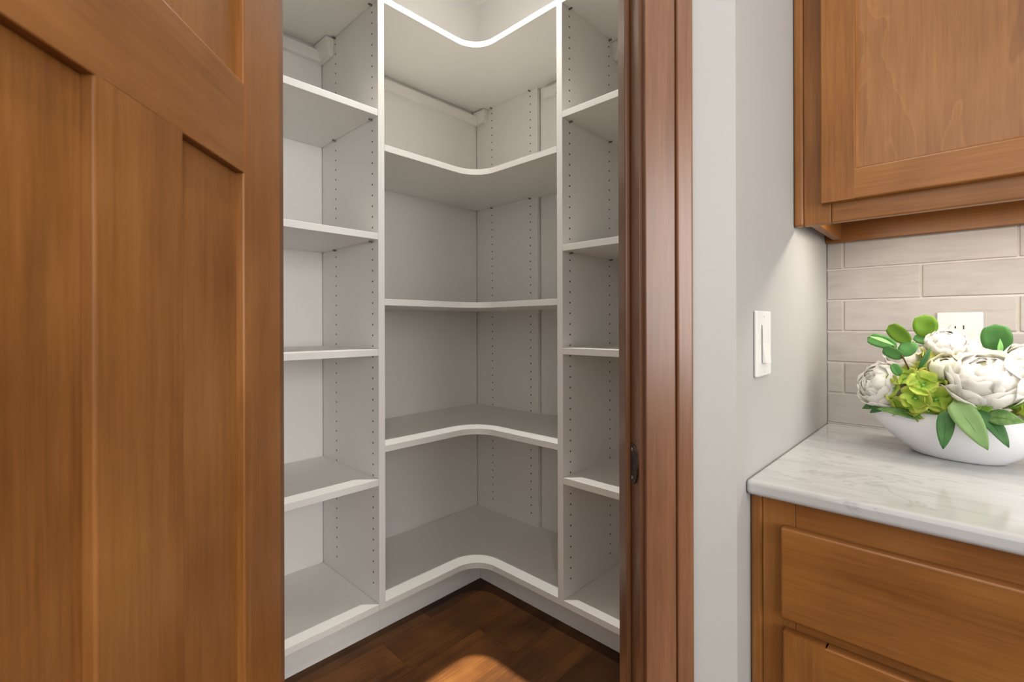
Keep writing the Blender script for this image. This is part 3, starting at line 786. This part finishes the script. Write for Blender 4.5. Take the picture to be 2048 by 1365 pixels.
def single(label, B, T, wd, mat, shape='ovate', tl=V((0, 0, .2)), curl=.08, fold=.15):
    t = thing('foliage_leaf', label, 'leaf', B, group='leaves round the bowl rim')
    lf = leaf('blade', B, T, wd, toward(B, tl), mat, t, shape, curl, fold)
    ax = (T-B); n_ = toward(B, tl); n_ = (n_-ax.normalized()*n_.dot(ax.normalized())).normalized(); L_ = ax.length
    pts = [B+ax*q+n_*(curl*L_*math.sin(math.pi*q)+.0004) for q in [0, .2, .4, .6, .8, .95]]
    tube('midrib', pts, .0006, mat, t, B)
    return t
single('dark pointed leaf hanging down in front of the bowl centre', at(1894, 822, 1.170), at(1886, 899, 1.150), .0150, leaf_m, 'ovate')
single('broad pale green leaf hanging over the front of the bowl', at(1908, 802, 1.172), at(1976, 901, 1.140), .0225, leaf2_m, 'ovate', curl=.12)
single('dark narrow leaf hanging at the right front of the bowl', at(1958, 818, 1.175), at(2018, 896, 1.150), .0150, leaf_m, 'ovate', V((.3, 0, .3)))
single('mottled leaf lying along the left rim of the bowl', at(1845, 838, 1.190), at(1752, 818, 1.200), .0120, leaf3_m, 'ovate', V((0, 0, .9)))
single('mottled long leaf lying along the right rim of the bowl', at(1958, 832, 1.175), at(2052, 846, 1.155), .0150, leaf3_m, 'lance', V((0, 0, .5)))
single('small dark leaf under the closed white peony', at(1778, 800, 1.235), at(1740, 826, 1.23), .0120, leaf_m, 'ovate', V((.2, 0, -.2)))
single('small dark leaf tip at the far left under the closed peony', at(1764, 805, 1.245), at(1724, 818, 1.245), .0075, leaf_m, 'lance', V((0, 0, .3)))
single('bright green leaf under the large peony', at(1975, 805, 1.18), at(1955, 832, 1.172), .0130, euc2_m, 'ovate')
single('slim dark green blade standing in the flower centre', at(1834, 742, 1.20), at(1862, 694, 1.205), .0050, leaf_m, 'lance', V((.4, 0, 0)))
single('small green leaf next to the closed white peony', at(1800, 752, 1.20), at(1785, 728, 1.195), .0085, euc_m, 'round', V((0, 0, .2)))
single('light green leaf at the right edge of the picture', at(2030, 800, 1.19), at(2062, 770, 1.18), .0150, sprout_m, 'ovate')
single('green leaf behind the right bowl rim', at(2000, 812, 1.20), at(2060, 800, 1.19), .0140, euc2_m, 'lance', V((0, 0, .6)))

# ------------------------------------------------------------------ recessed ceiling lights (above the frame)
rim_m = paint('light_trim_paint', (.85, .84, .82, 1), .4, .005, 100, 0)
lens_m, _n1, _l1, lb_ = newmat('light_lens', (.9, .9, .88, 1), .4)
lb_.inputs['Emission Color'].default_value = (1, .93, .84, 1); lb_.inputs['Emission Strength'].default_value = 2
def can(label, x, y, r):
    t = thing('recessed_light', label, 'ceiling light', (x, y, CEIL), group='recessed ceiling lights')
    bm = bmesh.new(); n = 28
    prof = [(r*.72, -.001), (r*.76, -.006), (r*.96, -.005), (r, -.0005)]
    rings = [[bm.verts.new((a*math.cos(2*math.pi*i/n), a*math.sin(2*math.pi*i/n), z)) for i in range(n)] for a, z in prof]
    for r0, r1 in zip(rings[:-1], rings[1:]):
        for i in range(n): bm.faces.new((r0[i], r0[(i+1) % n], r1[(i+1) % n], r1[i]))
    link('trim_ring', tomesh(bm, 'trim_ring', True), rim_m, t, (x, y, CEIL))
    cyl('lens', (x, y, CEIL-.0015), r*.71, .001, lens_m, t, 'z', 24)
can('small recessed light over the pantry floor near the shelf corner', -1.327, 1.214, .05)
# square tube added out of view: its open end shapes the floor's light pool
tb = thing('added_pool_tube', 'unseen square tube added to shape the light pool on the pantry floor', 'ceiling light', (-.94, .81, CEIL))
HW, WT, TZ = .0323, .006, CEIL-.30
bm = bmesh.new()
def rsq(h, r, z):
    out = []
    for q in range(4):
        for i in range(7):
            an = math.pi/2*q + math.pi/2*i/6
            cx_, cy_ = (h-r)*(1 if q in (0, 3) else -1), (h-r)*(1 if q in (0, 1) else -1)
            out.append(bm.verts.new((cx_+r*math.cos(an), cy_+r*math.sin(an), z)))
    return out
rs = [rsq(HW, .0085, TZ-CEIL), rsq(HW, .0085, -.0005), rsq(HW+WT, .012, -.0005), rsq(HW+WT, .012, TZ-CEIL)]
for q in range(4):
    r0, r1 = rs[q], rs[(q+1) % 4]
    for i in range(28): bm.faces.new((r0[i], r0[(i+1) % 28], r1[(i+1) % 28], r1[i]))
link('square_tube', tomesh(bm, 'square_tube'), dark_m, tb, (-.94, .81, CEIL))
cyl('lens', (-.94, .81, CEIL-.002), .014, .002, lens_m, tb, 'z', 16)
can('recessed light over the kitchen counter', .10, .78, .075)
can('recessed light over the kitchen near the pantry door', -.15, .22, .075)
can('recessed light over the kitchen behind the viewer', .75, -.60, .075)
